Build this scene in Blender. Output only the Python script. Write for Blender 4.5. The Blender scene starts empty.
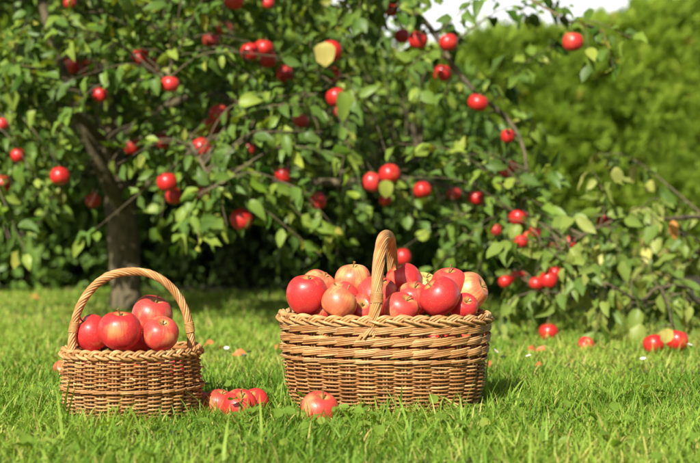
import bpy, math, random
import numpy as np
from mathutils import Vector, Matrix, Euler
random.seed(7)
rng = np.random.default_rng(11)
S = bpy.context.scene
COL = S.collection

# ------------------------------------------------------------------ camera
F_PX, H_CAM, PITCH = 1306.0, 0.45, math.radians(0.5)
cam_d = bpy.data.cameras.new('camera'); cam = bpy.data.objects.new('camera', cam_d); COL.objects.link(cam)
cam_d.sensor_width = 36; cam_d.lens = 36 * F_PX / 700; cam_d.clip_start = 0.05; cam_d.clip_end = 500
cam.location = (0, 0, H_CAM); cam.rotation_euler = (math.pi / 2 - PITCH, 0, 0)
cam_d.dof.use_dof = True; cam_d.dof.focus_distance = 3.06; cam_d.dof.aperture_fstop = 3.0
cam_d.dof.aperture_blades = 9
S.camera = cam

def at(px, py, Y):
    """point of the place seen at photo pixel (px, py) at distance Y"""
    x = (px - 350) / F_PX; y = (231.5 - py) / F_PX
    d = (x, math.cos(PITCH) + y * math.sin(PITCH), -math.sin(PITCH) + y * math.cos(PITCH))
    s = Y / d[1]
    return np.array((d[0] * s, Y, H_CAM + d[2] * s))

def TY(Y):
    """distances noted for the trees, stretched to the depth the ground line gives"""
    return 4.4 + (Y - 4.15) * 2.3
def AT(px, py, Y): return at(px, py, TY(Y))

def to_px(p):
    """pixel and depth for an array of points"""
    p = np.asarray(p, float); q = p - np.array((0, 0, H_CAM))
    dep = q[..., 1] * math.cos(PITCH) - q[..., 2] * math.sin(PITCH)
    up = q[..., 1] * math.sin(PITCH) + q[..., 2] * math.cos(PITCH)
    return 350 + F_PX * q[..., 0] / dep, 231.5 - F_PX * up / dep, dep

# ------------------------------------------------------------------ mesh building
class MB:
    def __init__(s): s.v, s.f, s.a, s.b, s.n = [], [], [], [], 0
    def add(s, v, f, a=0.5, b=0.0):
        v = np.asarray(v, float).reshape(-1, 3); f = np.asarray(f, np.int64)
        s.v.append(v); s.f.append(f + s.n); s.n += len(v)
        s.a.append(np.broadcast_to(np.asarray(a, float), (len(v),)).copy())
        s.b.append(np.broadcast_to(np.asarray(b, float), (len(v),)).copy())
    def build(s, name, mat, parent=None, smooth=True):
        v = np.concatenate(s.v); me = bpy.data.meshes.new(name)
        ls, lt, idx, off = [], [], [], 0
        for f in s.f:
            k = f.shape[1]; n = len(f)
            ls.append(off + np.arange(n) * k); lt.append(np.full(n, k)); idx.append(f.ravel()); off += n * k
        ls, lt, idx = np.concatenate(ls), np.concatenate(lt), np.concatenate(idx)
        me.vertices.add(len(v)); me.vertices.foreach_set('co', v.ravel().astype(np.float32))
        me.loops.add(len(idx)); me.loops.foreach_set('vertex_index', idx.astype(np.int32))
        me.polygons.add(len(ls)); me.polygons.foreach_set('loop_start', ls.astype(np.int32))
        me.polygons.foreach_set('loop_total', lt.astype(np.int32))
        me.polygons.foreach_set('use_smooth', np.full(len(ls), smooth))
        for nm, arr in (('rnd', s.a), ('along', s.b)):
            at_ = me.attributes.new(nm, 'FLOAT', 'POINT'); at_.data.foreach_set('value', np.concatenate(arr).astype(np.float32))
        me.materials.append(mat); me.update(calc_edges=True); me.validate()
        o = bpy.data.objects.new(name, me); COL.objects.link(o)
        if parent: o.parent = parent
        return o

def R01(a=0.0, b=1.0): return random.uniform(a, b)
def nrm(a): return a / np.maximum(np.linalg.norm(a, axis=-1, keepdims=True), 1e-9)

def tube(mb, pts, r, sides=6, closed=False, ref=None, rnd=0.5, flat=1.0):
    pts = np.asarray(pts, float); n = len(pts); r = np.broadcast_to(np.asarray(r, float), (n,))
    if closed: t = np.roll(pts, -1, 0) - np.roll(pts, 1, 0)
    else: t = np.gradient(pts, axis=0)
    t = nrm(t)
    if ref is None:
        ref = np.zeros(3); ref[np.argmin(np.abs(t).mean(0))] = 1
    side = nrm(np.cross(t, ref)); up = np.cross(side, t)
    ang = np.arange(sides) * 2 * math.pi / sides
    v = pts[:, None] + r[:, None, None] * (np.cos(ang)[None, :, None] * side[:, None] + flat * np.sin(ang)[None, :, None] * up[:, None])
    m = n if closed else n - 1
    i = np.arange(m)[:, None]; j = np.arange(sides)[None]
    i2 = (i + 1) % n; j2 = (j + 1) % sides
    f = np.stack([i * sides + j, i * sides + j2, i2 * sides + j2, i2 * sides + j], -1).reshape(-1, 4)
    mb.add(v.reshape(-1, 3), f, rnd, np.repeat(np.linspace(0, 1, n), sides))
    if not closed:
        base = (n - 1) * sides
        mb.add(np.concatenate([v[0], v[-1]]), np.array([list(range(sides))[::-1], list(range(sides, 2 * sides))]), rnd)

def spline(ctrl, n=40):
    c = np.asarray(ctrl, float); k = len(c)
    c = np.concatenate([[2 * c[0] - c[1]], c, [2 * c[-1] - c[-2]]])
    u = np.linspace(0, k - 1, n); i = np.minimum(u.astype(int), k - 2); t = (u - i)[:, None]
    p0, p1, p2, p3 = c[i], c[i + 1], c[i + 2], c[i + 3]
    return 0.5 * (2 * p1 + (p2 - p0) * t + (2 * p0 - 5 * p1 + 4 * p2 - p3) * t ** 2 + (3 * p1 - p0 - 3 * p2 + p3) * t ** 3)

def empty(name, loc, rz=0):
    o = bpy.data.objects.new(name, None); COL.objects.link(o); o.location = loc; o.rotation_euler = (0, 0, rz)
    o.empty_display_size = 0.05
    return o

def tag(o, label=None, cat=None, group=None, kind=None):
    if label: o['label'] = label
    if cat: o['category'] = cat
    if group: o['group'] = group
    if kind: o['kind'] = kind
    return o

# ------------------------------------------------------------------ materials
def new_mat(name):
    m = bpy.data.materials.new(name); m.use_nodes = True; nt = m.node_tree
    for n in list(nt.nodes): nt.nodes.remove(n)
    return m, nt, lambda t, **k: mk(nt, t, k)
def mk(nt, t, k):
    n = nt.nodes.new(t)
    for a, b in k.items():
        if a.startswith('i_'): n.inputs[int(a[2:]) if a[2:].isdigit() else a[2:].replace('_', ' ')].default_value = b
        else: setattr(n, a, b)
    return n
def ramp(nt, fac, stops):
    r = nt.nodes.new('ShaderNodeValToRGB'); e = r.color_ramp.elements
    while len(e) < len(stops): e.new(0.5)
    for q, (p, c) in zip(e, stops): q.position = p; q.color = (*c, 1)
    nt.links.new(fac, r.inputs[0]); return r.outputs[0]
def mixc(nt, fac, a, b, mode='MIX'):
    m = nt.nodes.new('ShaderNodeMix'); m.data_type = 'RGBA'; m.blend_type = mode
    for s_, v in ((m.inputs[0], fac), (m.inputs[6], a), (m.inputs[7], b)):
        if hasattr(v, 'is_linked'): nt.links.new(v, s_)
        elif isinstance(v, tuple): s_.default_value = (*v, 1)
        else: s_.default_value = v
    return m.outputs[2]
def math_n(nt, op, a, b=0.0, clamp=False):
    m = nt.nodes.new('ShaderNodeMath'); m.operation = op; m.use_clamp = clamp
    for s_, v in zip(m.inputs, (a, b)):
        if hasattr(v, 'is_linked'): nt.links.new(v, s_)
        else: s_.default_value = v
    return m.outputs[0]
def attr(nt, name):
    a = nt.nodes.new('ShaderNodeAttribute'); a.attribute_name = name; return a.outputs['Fac']

def leaf_mat(name, stops, trans=0.2, rough=0.42, back=(0.14, 0.22, 0.05), spec=0.22, noise=18.0, backmix=0.5):
    m, nt, N = new_mat(name); L = nt.links
    c = ramp(nt, attr(nt, 'rnd'), stops)
    tc = N('ShaderNodeNewGeometry')
    nz = N('ShaderNodeTexNoise', i_Scale=noise, i_Detail=3.0); L.new(tc.outputs['Position'], nz.inputs['Vector'])
    c = mixc(nt, math_n(nt, 'MULTIPLY', nz.outputs['Fac'], 0.5), c, mixc(nt, 1.0, c, (1.5, 1.3, 0.9), 'MULTIPLY'))
    # pale midrib, duller underside
    rib = math_n(nt, 'MULTIPLY', math_n(nt, 'SUBTRACT', 1.0, math_n(nt, 'MULTIPLY', attr(nt, 'along'), 6.0, True), True), 0.35)
    c = mixc(nt, rib, c, (0.2, 0.24, 0.08))
    cb = mixc(nt, backmix, c, back)
    cc = mixc(nt, tc.outputs['Backfacing'], c, cb)
    p = N('ShaderNodeBsdfPrincipled', i_Roughness=rough); L.new(cc, p.inputs['Base Color'])
    p.inputs['Specular IOR Level'].default_value = spec
    t = N('ShaderNodeBsdfTranslucent'); L.new(mixc(nt, 1.0, c, (1.6, 1.5, 0.5), 'MULTIPLY'), t.inputs['Color'])
    mx = N('ShaderNodeMixShader', i_0=trans); L.new(p.outputs[0], mx.inputs[1]); L.new(t.outputs[0], mx.inputs[2])
    o = N('ShaderNodeOutputMaterial'); L.new(mx.outputs[0], o.inputs[0])
    return m

M_leaf = leaf_mat('apple_leaf_green', [(0.0, (0.014, 0.050, 0.005)), (0.35, (0.050, 0.130, 0.010)), (0.7, (0.175, 0.285, 0.020)), (0.92, (0.36, 0.45, 0.06)), (0.985, (0.36, 0.32, 0.04)), (1.0, (0.45, 0.30, 0.05))])
M_leaf_pale = leaf_mat('apple_leaf_paling', [(0.0, (0.05, 0.11, 0.012)), (0.35, (0.13, 0.21, 0.025)), (0.65, (0.27, 0.33, 0.06)), (0.92, (0.48, 0.48, 0.15)), (1.0, (0.5, 0.36, 0.06))])
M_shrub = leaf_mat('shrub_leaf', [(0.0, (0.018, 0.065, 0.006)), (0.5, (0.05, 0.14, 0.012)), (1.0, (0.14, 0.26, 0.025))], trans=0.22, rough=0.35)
M_shrub_dark = leaf_mat('shrub_leaf_shaded', [(0.0, (0.012, 0.035, 0.008)), (0.6, (0.025, 0.065, 0.012)), (1.0, (0.06, 0.12, 0.02))], trans=0.2, rough=0.35)  # darker copy of the shrub leaf, the crown's shade put into its colour
M_thuja = leaf_mat('thuja_spray', [(0.0, (0.05, 0.12, 0.010)), (0.5, (0.205, 0.35, 0.030)), (0.9, (0.40, 0.54, 0.08)), (1.0, (0.36, 0.26, 0.07))], trans=0.3, rough=0.6, spec=0.15, back=(0.2, 0.27, 0.03))
M_grass = leaf_mat('grass_blade', [(0.0, (0.065, 0.165, 0.015)), (0.4, (0.18, 0.34, 0.04)), (0.8, (0.38, 0.52, 0.10)), (0.93, (0.58, 0.62, 0.20)), (0.97, (0.55, 0.48, 0.18)), (1.0, (0.60, 0.46, 0.2))], trans=0.4, rough=0.5, back=(0.18, 0.32, 0.03), noise=6.0, spec=0.2, backmix=0.25)
M_weed = leaf_mat('weed_leaf', [(0.0, (0.13, 0.27, 0.015)), (0.6, (0.22, 0.36, 0.03)), (1.0, (0.40, 0.45, 0.08))], trans=0.35, rough=0.45)
M_yleaf = leaf_mat('yellow_leaf', [(0.0, (0.45, 0.42, 0.10)), (1.0, (0.62, 0.52, 0.14))], trans=0.3, back=(0.45, 0.42, 0.15))
M_oleaf = leaf_mat('fallen_leaf_orange', [(0.0, (0.50, 0.10, 0.03)), (0.5, (0.62, 0.20, 0.05)), (1.0, (0.60, 0.40, 0.08))], trans=0.2, back=(0.5, 0.2, 0.08))

def wicker_mat(name, k=1.0):
    m, nt, N = new_mat(name); L = nt.links
    c = ramp(nt, attr(nt, 'rnd'), [(0.0, (0.24 * k, 0.098 * k, 0.028 * k)), (0.35, (0.43 * k, 0.212 * k, 0.068 * k)), (0.75, (0.55 * k, 0.30 * k, 0.108 * k)), (1.0, (0.68 * k, 0.43 * k, 0.19 * k))])
    tc = N('ShaderNodeTexCoord')
    n1 = N('ShaderNodeTexNoise', i_Scale=34.0, i_Detail=4.0); L.new(tc.outputs['Object'], n1.inputs['Vector'])
    n2 = N('ShaderNodeTexNoise', i_Scale=260.0, i_Detail=2.0); L.new(tc.outputs['Object'], n2.inputs['Vector'])
    f = math_n(nt, 'MULTIPLY', math_n(nt, 'SUBTRACT', n1.outputs['Fac'], 0.42, True), 1.9, True)
    c = mixc(nt, f, c, (0.27 * k, 0.10 * k, 0.032 * k))
    c = mixc(nt, math_n(nt, 'MULTIPLY', n2.outputs['Fac'], 0.35), c, mixc(nt, 1.0, c, (0.6, 0.5, 0.4), 'MULTIPLY'))
    sz = N('ShaderNodeSeparateXYZ'); L.new(tc.outputs['Object'], sz.inputs[0])     # damp, soiled foot of the basket
    n3 = N('ShaderNodeTexNoise', i_Scale=16.0, i_Detail=5.0); L.new(tc.outputs['Object'], n3.inputs['Vector'])
    soil = math_n(nt, 'MULTIPLY', math_n(nt, 'SUBTRACT', math_n(nt, 'MULTIPLY', n3.outputs['Fac'], 0.11), sz.outputs[2], True), 14.0, True)
    c = mixc(nt, math_n(nt, 'MULTIPLY', soil, 0.6), c, (0.14, 0.085, 0.04))
    p = N('ShaderNodeBsdfPrincipled', i_Roughness=0.48); L.new(c, p.inputs['Base Color'])
    p.inputs['Specular IOR Level'].default_value = 0.4
    b = N('ShaderNodeBump', i_Strength=0.25, i_Distance=0.001); L.new(n2.outputs['Fac'], b.inputs['Height']); L.new(b.outputs[0], p.inputs['Normal'])
    o = N('ShaderNodeOutputMaterial'); L.new(p.outputs[0], o.inputs[0]); return m
M_wick = wicker_mat('willow_wicker'); M_stake = wicker_mat('willow_stake', 0.75); M_wick_pale = wicker_mat('willow_wicker_pale', 1.1)

def apple_mat(name, red, blush, amount, streak=0.5):
    m, nt, N = new_mat(name); L = nt.links
    tc = N('ShaderNodeTexCoord'); oi = N('ShaderNodeObjectInfo')
    mp = N('ShaderNodeMapping'); L.new(tc.outputs['Object'], mp.inputs['Vector'])
    off = N('ShaderNodeCombineXYZ'); r10 = math_n(nt, 'MULTIPLY', oi.outputs['Random'], 37.0)
    for k in range(3): L.new(r10, off.inputs[k])
    L.new(off.outputs[0], mp.inputs['Location'])
    big = N('ShaderNodeTexNoise', i_Scale=0.85, i_Detail=2.0); L.new(mp.outputs[0], big.inputs['Vector'])
    # streaks run from stalk to eye: noise over direction around the axis
    sp = N('ShaderNodeSeparateXYZ'); L.new(tc.outputs['Object'], sp.inputs[0])
    ang = math_n(nt, 'ARCTAN2', sp.outputs[1], sp.outputs[0])
    cx = N('ShaderNodeCombineXYZ')
    L.new(math_n(nt, 'MULTIPLY', math_n(nt, 'COSINE', ang), 9.0), cx.inputs[0]); L.new(math_n(nt, 'MULTIPLY', math_n(nt, 'SINE', ang), 9.0), cx.inputs[1])
    L.new(math_n(nt, 'ADD', math_n(nt, 'MULTIPLY', sp.outputs[2], 1.1), r10), cx.inputs[2])
    st = N('ShaderNodeTexNoise', i_Scale=1.0, i_Detail=5.0, i_Roughness=0.65); L.new(cx.outputs[0], st.inputs['Vector'])
    f = math_n(nt, 'ADD', math_n(nt, 'MULTIPLY', math_n(nt, 'SUBTRACT', big.outputs['Fac'], 0.62 - amount), 4.0), math_n(nt, 'MULTIPLY', math_n(nt, 'SUBTRACT', st.outputs['Fac'], 0.5), 3.2 * streak))
    f = math_n(nt, 'MULTIPLY', f, 1.0, True)
    c = mixc(nt, f, red, blush)
    dk = math_n(nt, 'MULTIPLY', math_n(nt, 'SUBTRACT', st.outputs['Fac'], 0.5, True), 2.2 * streak, True)
    c = mixc(nt, dk, c, tuple(x * 0.75 for x in red))
    # pale lenticels
    vo = N('ShaderNodeTexVoronoi', i_Scale=11.0); L.new(mp.outputs[0], vo.inputs['Vector'])
    dot = math_n(nt, 'MULTIPLY', math_n(nt, 'LESS_THAN', vo.outputs['Distance'], 0.15), 0.4)
    c = mixc(nt, dot, c, (0.75, 0.45, 0.25))
    v2 = N('ShaderNodeTexVoronoi', i_Scale=2.6); L.new(mp.outputs[0], v2.inputs['Vector'])     # a few scab spots
    c = mixc(nt, math_n(nt, 'MULTIPLY', math_n(nt, 'LESS_THAN', v2.outputs['Distance'], 0.085), 0.65), c, (0.20, 0.09, 0.035))
    # russet yellow in the stalk hollow
    rad = math_n(nt, 'SQRT', math_n(nt, 'ADD', math_n(nt, 'POWER', sp.outputs[0], 2.0), math_n(nt, 'POWER', sp.outputs[1], 2.0)))
    hol = math_n(nt, 'MULTIPLY', math_n(nt, 'SUBTRACT', math_n(nt, 'ADD', 0.30, math_n(nt, 'MULTIPLY', st.outputs['Fac'], 0.16)), rad, True), 5.0, True)
    c = mixc(nt, math_n(nt, 'MULTIPLY', hol, 0.8), c, (0.50, 0.34, 0.09))
    p = N('ShaderNodeBsdfPrincipled', i_Roughness=0.43); L.new(c, p.inputs['Base Color'])
    p.inputs['Coat Weight'].default_value = 0.3; p.inputs['Coat Roughness'].default_value = 0.14
    p.inputs['Subsurface Weight'].default_value = 0.12; p.inputs['Subsurface Radius'].default_value = (0.6, 0.25, 0.12); p.inputs['Subsurface Scale'].default_value = 0.01
    nb = N('ShaderNodeTexNoise', i_Scale=3.0, i_Detail=1.0); L.new(mp.outputs[0], nb.inputs['Vector'])
    b = N('ShaderNodeBump', i_Strength=0.04, i_Distance=0.02); L.new(nb.outputs['Fac'], b.inputs['Height']); L.new(b.outputs[0], p.inputs['Normal'])
    o = N('ShaderNodeOutputMaterial'); L.new(p.outputs[0], o.inputs[0]); return m
A_red = apple_mat('apple_skin_red', (0.60, 0.034, 0.032), (0.74, 0.30, 0.10), 0.035)
A_mix = apple_mat('apple_skin_flushed', (0.62, 0.062, 0.046), (0.76, 0.36, 0.14), 0.09, 0.5)
A_org = apple_mat('apple_skin_striped', (0.67, 0.14, 0.065), (0.79, 0.43, 0.15), 0.16, 0.7)
A_yel = apple_mat('apple_skin_yellow', (0.66, 0.45, 0.12), (0.66, 0.56, 0.16), 0.3, 0.4)
A_deep = apple_mat('apple_skin_deep_red', (0.53, 0.018, 0.016), (0.62, 0.20, 0.05), 0.0)

def plain(name, c, rough=0.6, c2=None, scale=20.0, bump=0.0, stretch=(1, 1, 1)):
    m, nt, N = new_mat(name); L = nt.links
    p = N('ShaderNodeBsdfPrincipled', i_Roughness=rough); o = N('ShaderNodeOutputMaterial'); L.new(p.outputs[0], o.inputs[0])
    tc = N('ShaderNodeTexCoord'); mp = N('ShaderNodeMapping'); mp.inputs['Scale'].default_value = stretch; L.new(tc.outputs['Object'], mp.inputs[0])
    nz = N('ShaderNodeTexNoise', i_Scale=scale, i_Detail=6.0, i_Roughness=0.65); L.new(mp.outputs[0], nz.inputs['Vector'])
    c2 = c2 or tuple(x * 0.6 for x in c)
    L.new(ramp(nt, nz.outputs['Fac'], [(0.35, c2), (0.65, c)]), p.inputs['Base Color'])
    if bump:
        b = N('ShaderNodeBump', i_Strength=bump, i_Distance=0.01); L.new(nz.outputs['Fac'], b.inputs['Height']); L.new(b.outputs[0], p.inputs['Normal'])
    return m
M_stem = plain('apple_stalk', (0.32, 0.22, 0.07), 0.6, (0.16, 0.09, 0.03), 30)
M_bark = plain('apple_bark', (0.20, 0.16, 0.08), 0.85, (0.06, 0.05, 0.028), 26, 0.9, (1, 1, 0.35))
M_twig = plain('twig_bark', (0.20, 0.15, 0.10), 0.7, (0.09, 0.065, 0.045), 40)
M_soil = plain('lawn_soil', (0.085, 0.085, 0.03), 0.95, (0.035, 0.045, 0.014), 14, 0.5)
M_bed = plain('bed_soil', (0.06, 0.05, 0.028), 0.95, (0.025, 0.022, 0.012), 9, 0.6)
M_core = plain('hedge_dark_core', (0.03, 0.035, 0.015), 0.95, (0.012, 0.014, 0.006), 18, 0.5)  # dark colour of the solid core added inside the hedge
M_white = plain('daisy_petal', (0.80, 0.80, 0.78), 0.6, (0.72, 0.72, 0.70))
M_yell = plain('daisy_eye', (0.70, 0.45, 0.03), 0.7, (0.6, 0.35, 0.02))
M_gstem = plain('flower_stalk', (0.10, 0.2, 0.03), 0.6)

# ------------------------------------------------------------------ light
EL, AZ = math.radians(36), math.radians(24)          # sun behind the camera, to its left
sun_vec = Vector((-math.sin(AZ) * math.cos(EL), -math.cos(AZ) * math.cos(EL), math.sin(EL)))
w = bpy.data.worlds.new('World'); S.world = w; w.use_nodes = True
nt = w.node_tree; bg = nt.nodes['Background']
sky = nt.nodes.new('ShaderNodeTexSky'); sky.sky_type = 'NISHITA'; sky.sun_disc = False
sky.sun_elevation = EL; sky.sun_rotation = math.pi + AZ; sky.air_density = 1.0; sky.dust_density = 2.5; sky.ozone_density = 1.0
tcw = nt.nodes.new('ShaderNodeTexCoord'); spw = nt.nodes.new('ShaderNodeSeparateXYZ'); nt.links.new(tcw.outputs['Generated'], spw.inputs[0])
nzw = nt.nodes.new('ShaderNodeTexNoise'); nzw.inputs['Scale'].default_value = 3.0; nzw.inputs['Detail'].default_value = 6.0; nt.links.new(tcw.outputs['Generated'], nzw.inputs['Vector'])
low = math_n(nt, 'MULTIPLY', math_n(nt, 'SUBTRACT', 0.34, spw.outputs[2], True), 6.0, True)
low = math_n(nt, 'MULTIPLY', low, math_n(nt, 'MULTIPLY', math_n(nt, 'SUBTRACT', spw.outputs[1], 0.1, True), 2.5, True))      # bright cloud bank low over the horizon
cl = math_n(nt, 'MULTIPLY', low, math_n(nt, 'ADD', math_n(nt, 'MULTIPLY', nzw.outputs['Fac'], 0.8), 0.45, True), True)
nt.links.new(mixc(nt, cl, sky.outputs[0], (22.0, 22.0, 21.6)), bg.inputs[0]); bg.inputs[1].default_value = 0.05
sl = bpy.data.lights.new('sun', 'SUN'); sl.energy = 5.0; sl.angle = math.radians(0.55); sl.color = (1.0, 0.95, 0.85)
so = bpy.data.objects.new('sun', sl); COL.objects.link(so); so.location = (-3, -6, 6)
so.rotation_euler = (-sun_vec).to_track_quat('-Z', 'Y').to_euler()
S.view_settings.view_transform = 'Standard'; S.view_settings.look = 'None'; S.view_settings.exposure = 0.58; S.view_settings.gamma = 1.0
S.view_settings.use_curve_mapping = False
S.cycles.max_bounces = 8; S.cycles.diffuse_bounces = 4; S.cycles.transmission_bounces = 4; S.cycles.transparent_max_bounces = 4

# ------------------------------------------------------------------ setting
BIG_C, BIG_RZ = np.array((0.0825, 3.12, 0.0)), math.radians(-9)
SML_C, SML_RZ = np.array((-0.501, 3.00, 0.0)), math.radians(12)
def lump(x, y):
    return 0.008 * np.sin(3.1 * x + 1.0) * np.sin(2.3 * y) + 0.006 * np.sin(7.0 * x + 2.2 * y) + 0.004 * np.sin(11 * y - 5 * x)
def sheet(name, x0, x1, y0, y1, nx, ny, z, mat, fade=None):
    X, Y = np.meshgrid(np.linspace(x0, x1, nx), np.linspace(y0, y1, ny)); Z = z(X, Y)
    mb = MB(); i, j = np.meshgrid(np.arange(nx - 1), np.arange(ny - 1)); a = (j * nx + i).ravel()
    mb.add(np.stack([X, Y, Z], -1), np.stack([a, a + 1, a + nx + 1, a + nx], -1)); return mb.build(name, mat)
tag(sheet('lawn_ground', -60, 60, -40, 120, 3, 3, lambda x, y: 0 * x - 0.03, M_soil), kind='structure')
tag(sheet('lawn', -5, 5, 0.5, 11, 180, 190, lambda x, y: lump(x, y) * 0.6, M_soil), kind='structure')
def bed_edge(x): return 8.15 - 1.7 / (1 + np.exp(-(x - 0.75) * 6)) + 0.10 * np.sin(2.7 * x + 0.5)
def bed_z(X, Y):
    t = np.clip((Y - bed_edge(X)) / 0.35, -0.3, 1); return -0.012 + 0.07 * t + 0.012 * np.sin(13 * X) * np.sin(11 * Y)
tag(sheet('soil_bed', -5, 5, 5.8, 11, 140, 90, bed_z, M_bed), kind='structure')

# ------------------------------------------------------------------ apples
PROF = np.array([(0.0, 0.55), (0.05, 0.585), (0.12, 0.69), (0.26, 0.80), (0.44, 0.835), (0.64, 0.775), (0.84, 0.57), (0.965, 0.29), (1.0, 0.0), (0.965, -0.28), (0.86, -0.54), (0.69, -0.74), (0.5, -0.85), (0.34, -0.865), (0.21, -0.82), (0.1, -0.74), (0.0, -0.71)])
def apple_mesh(seed, mat):
    r_ = np.random.default_rng(seed); p = spline(np.c_[PROF, np.zeros(len(PROF))], 34)[:, :2]; p[0, 0] = p[-1, 0] = 0.002
    n = 40; th = np.arange(n) * 2 * math.pi / n; ph = r_.uniform(0, 6, 3)
    low = np.clip(0.35 - p[:, 1], 0, 1.2) / 1.2
    rr = p[:, :1] * (1 + 0.03 * np.cos(5 * th + ph[0])[None] * (0.25 + low[:, None]) + 0.022 * np.cos(2 * th + ph[1])[None])
    z = p[:, 1:] * (1 + 0.05 * np.cos(th + ph[2])[None] * rr) * r_.uniform(0.94, 1.06)
    v = np.stack([rr * np.cos(th), rr * np.sin(th), np.broadcast_to(z, rr.shape)], -1)
    k = len(p); i, j = np.meshgrid(np.arange(k - 1), np.arange(n), indexing='ij'); j2 = (j + 1) % n
    mb = MB(); mb.add(v.reshape(-1, 3), np.stack([i * n + j, (i + 1) * n + j, (i + 1) * n + j2, i * n + j2], -1).reshape(-1, 4))
    o = mb.build('apple', mat); me = o.data; bpy.data.objects.remove(o); return me
APPLE = {k: [apple_mesh(s + 10 * q, m) for s in range(4)] for q, (k, m) in enumerate((('red', A_red), ('mix', A_mix), ('org', A_org), ('yel', A_yel), ('deep', A_deep)))}
def stalk_mesh(len_, bend):
    mb = MB(); tube(mb, spline([(0, 0, 0.5), (0.02, 0, 0.75), (bend * 0.5, 0.02, 0.75 + len_ * 0.5), (bend, 0.03, 0.75 + len_)], 10), np.r_[np.full(8, 0.045), 0.06, 0.07], 6)
    o = mb.build('stem', M_stem); me = o.data; bpy.data.objects.remove(o); return me
STALK = [stalk_mesh(0.3, 0.12), stalk_mesh(0.42, -0.1), stalk_mesh(0.22, 0.05)]
def apple(loc, R, kind, label, group, tilt=(0, 0), seed=None, squash=1.0):
    k = random.randrange(99) if seed is None else seed
    o = bpy.data.objects.new('apple', APPLE[kind][k % 4]); COL.objects.link(o)
    o.location = loc; o.scale = (R, R, R * squash); o.rotation_euler = (tilt[0], tilt[1], random.uniform(0, 6.28))
    if tilt != (0, 0): o.rotation_mode = 'ZXY'
    s_ = bpy.data.objects.new('stem', STALK[k % 3]); COL.objects.link(s_); s_.parent = o
    return tag(o, label, 'apple', group)

# --- apples heaped in the baskets: photo pixel, radius px, distance, skin, tilt (about x, about y), label
BIGA = [
 (307, 294.6, 20.5, 3.11, 'red', (0.25, 0.05), 'glossy red apple at the left end of the large basket'),
 (318, 288, 18.5, 3.22, 'org', (0.2, 0.5), 'orange-flushed apple tucked behind the glossy red one at the large basket\'s left end'),
 (353, 280, 18.0, 3.22, 'org', (0.15, 0.0), 'topmost orange-red apple in the large basket, left of the handle'),
 (342, 297, 17.0, 3.14, 'mix', (0.5, -0.4), 'pinkish apple half hidden behind the yellow-striped one in the large basket'),
 (339, 303, 18.0, 3.06, 'org', (-0.2, 0.6), 'yellow-striped apple at the front of the large basket, left of the handle'),
 (377, 297, 22.0, 3.16, 'mix', (0.3, 0.2), 'broad pink apple directly behind the foot of the large basket\'s handle'),
 (404, 281, 18.5, 3.24, 'red', (0.2, -0.5), 'deep red apple high in the large basket, just right of the handle'),
 (413, 298, 17.5, 3.15, 'mix', (0.45, 0.1), 'pink apple with upright stalk low behind the red front row, right of the handle'),
 (401, 309, 18.0, 3.08, 'mix', (0.5, 0.5), 'low pinkish-red apple at the front rim, right of the handle'),
 (439.5, 296.5, 20.5, 3.07, 'red', (0.2, -0.7), 'large glossy red apple at the front right of the large basket'),
 (449, 284, 18.0, 3.18, 'mix', (0.35, 0.0), 'red apple with a visible stalk behind the large glossy one on the right'),
 (469, 291, 19.0, 3.19, 'org', (0.4, 1.1), 'orange-red apple leaning at the right end of the large basket'),
 (464, 307, 14.0, 3.10, 'red', (0.9, 0.3), 'small red apple low against the rim at the large basket\'s right end'),
 (424, 287, 15.5, 3.27, 'yel', (0.4, 0.2), 'greenish-yellow apple peeping out between red ones in the large basket'),
 (322, 309, 16.0, 3.13, 'mix', (0.6, 0.2), 'pinkish apple low between the glossy red one and the yellow-striped one in the large basket'),
 (361, 311, 17.0, 3.12, 'red', (1.0, 0.2), 'red apple mostly buried below the rim beside the large basket\'s handle'),
]
SMLA = [
 (120, 328, 21.5, 3.05, 'red', (0.2, 0.05), 'broad glossy apple with upright stalk at the front of the small basket'),
 (92, 331, 18.5, 3.12, 'red', (0.3, -0.6), 'red apple at the left of the small basket behind the broad one'),
 (152, 313, 21.0, 3.20, 'mix', (0.25, 0.3), 'topmost orange-red apple at the back of the small basket'),
 (161, 331.5, 18.0, 3.07, 'mix', (0.5, 0.3), 'round red apple at the front right of the small basket'),
 (136, 336, 17.0, 3.17, 'red', (0.4, 1.0), 'red apple wedged low between the others in the small basket'),
]
for px, py, r, Y, k, t, lab in BIGA: apple(at(px, py, Y - 0.05), r * (Y - 0.05) / F_PX, k, lab, 'apples heaped in the large basket', t)
for px, py, r, Y, k, t, lab in SMLA: apple(at(px, py + 2.0, Y - 0.11), r * (Y - 0.11) / F_PX, k, lab, 'apples heaped in the small basket', t, squash=0.98)
for k in range(16):
    a_ = 2 * math.pi * k / 12; q = Vector((0.182 * math.cos(a_), 0.100 * math.sin(a_), 0)) if k < 12 else Vector((-0.13 + 0.085 * (k - 12), 0.0, 0))
    q = Matrix.Rotation(BIG_RZ, 3, 'Z') @ q
    apple((BIG_C[0] + q.x, BIG_C[1] + q.y, 0.158), 0.037, ('red', 'mix', 'deep')[k % 3], 'buried apple in the large basket, glimpsed only through gaps in the wicker', 'apples heaped in the large basket', (R01(-1, 1), R01(-1, 1)))
for k in range(7):
    a_ = 2 * math.pi * k / 6; q = Vector((0.092 * math.cos(a_), 0.072 * math.sin(a_), 0)) if k < 6 else Vector((0, 0, 0))
    apple((SML_C[0] + q.x, SML_C[1] + q.y, 0.108), 0.037, ('red', 'mix', 'deep')[k % 3], 'apple buried under the top layer of the small basket, hidden behind its woven wall', 'apples heaped in the small basket', (R01(-1, 1), R01(-1, 1)))
GROUND_APPLES = []
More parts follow.
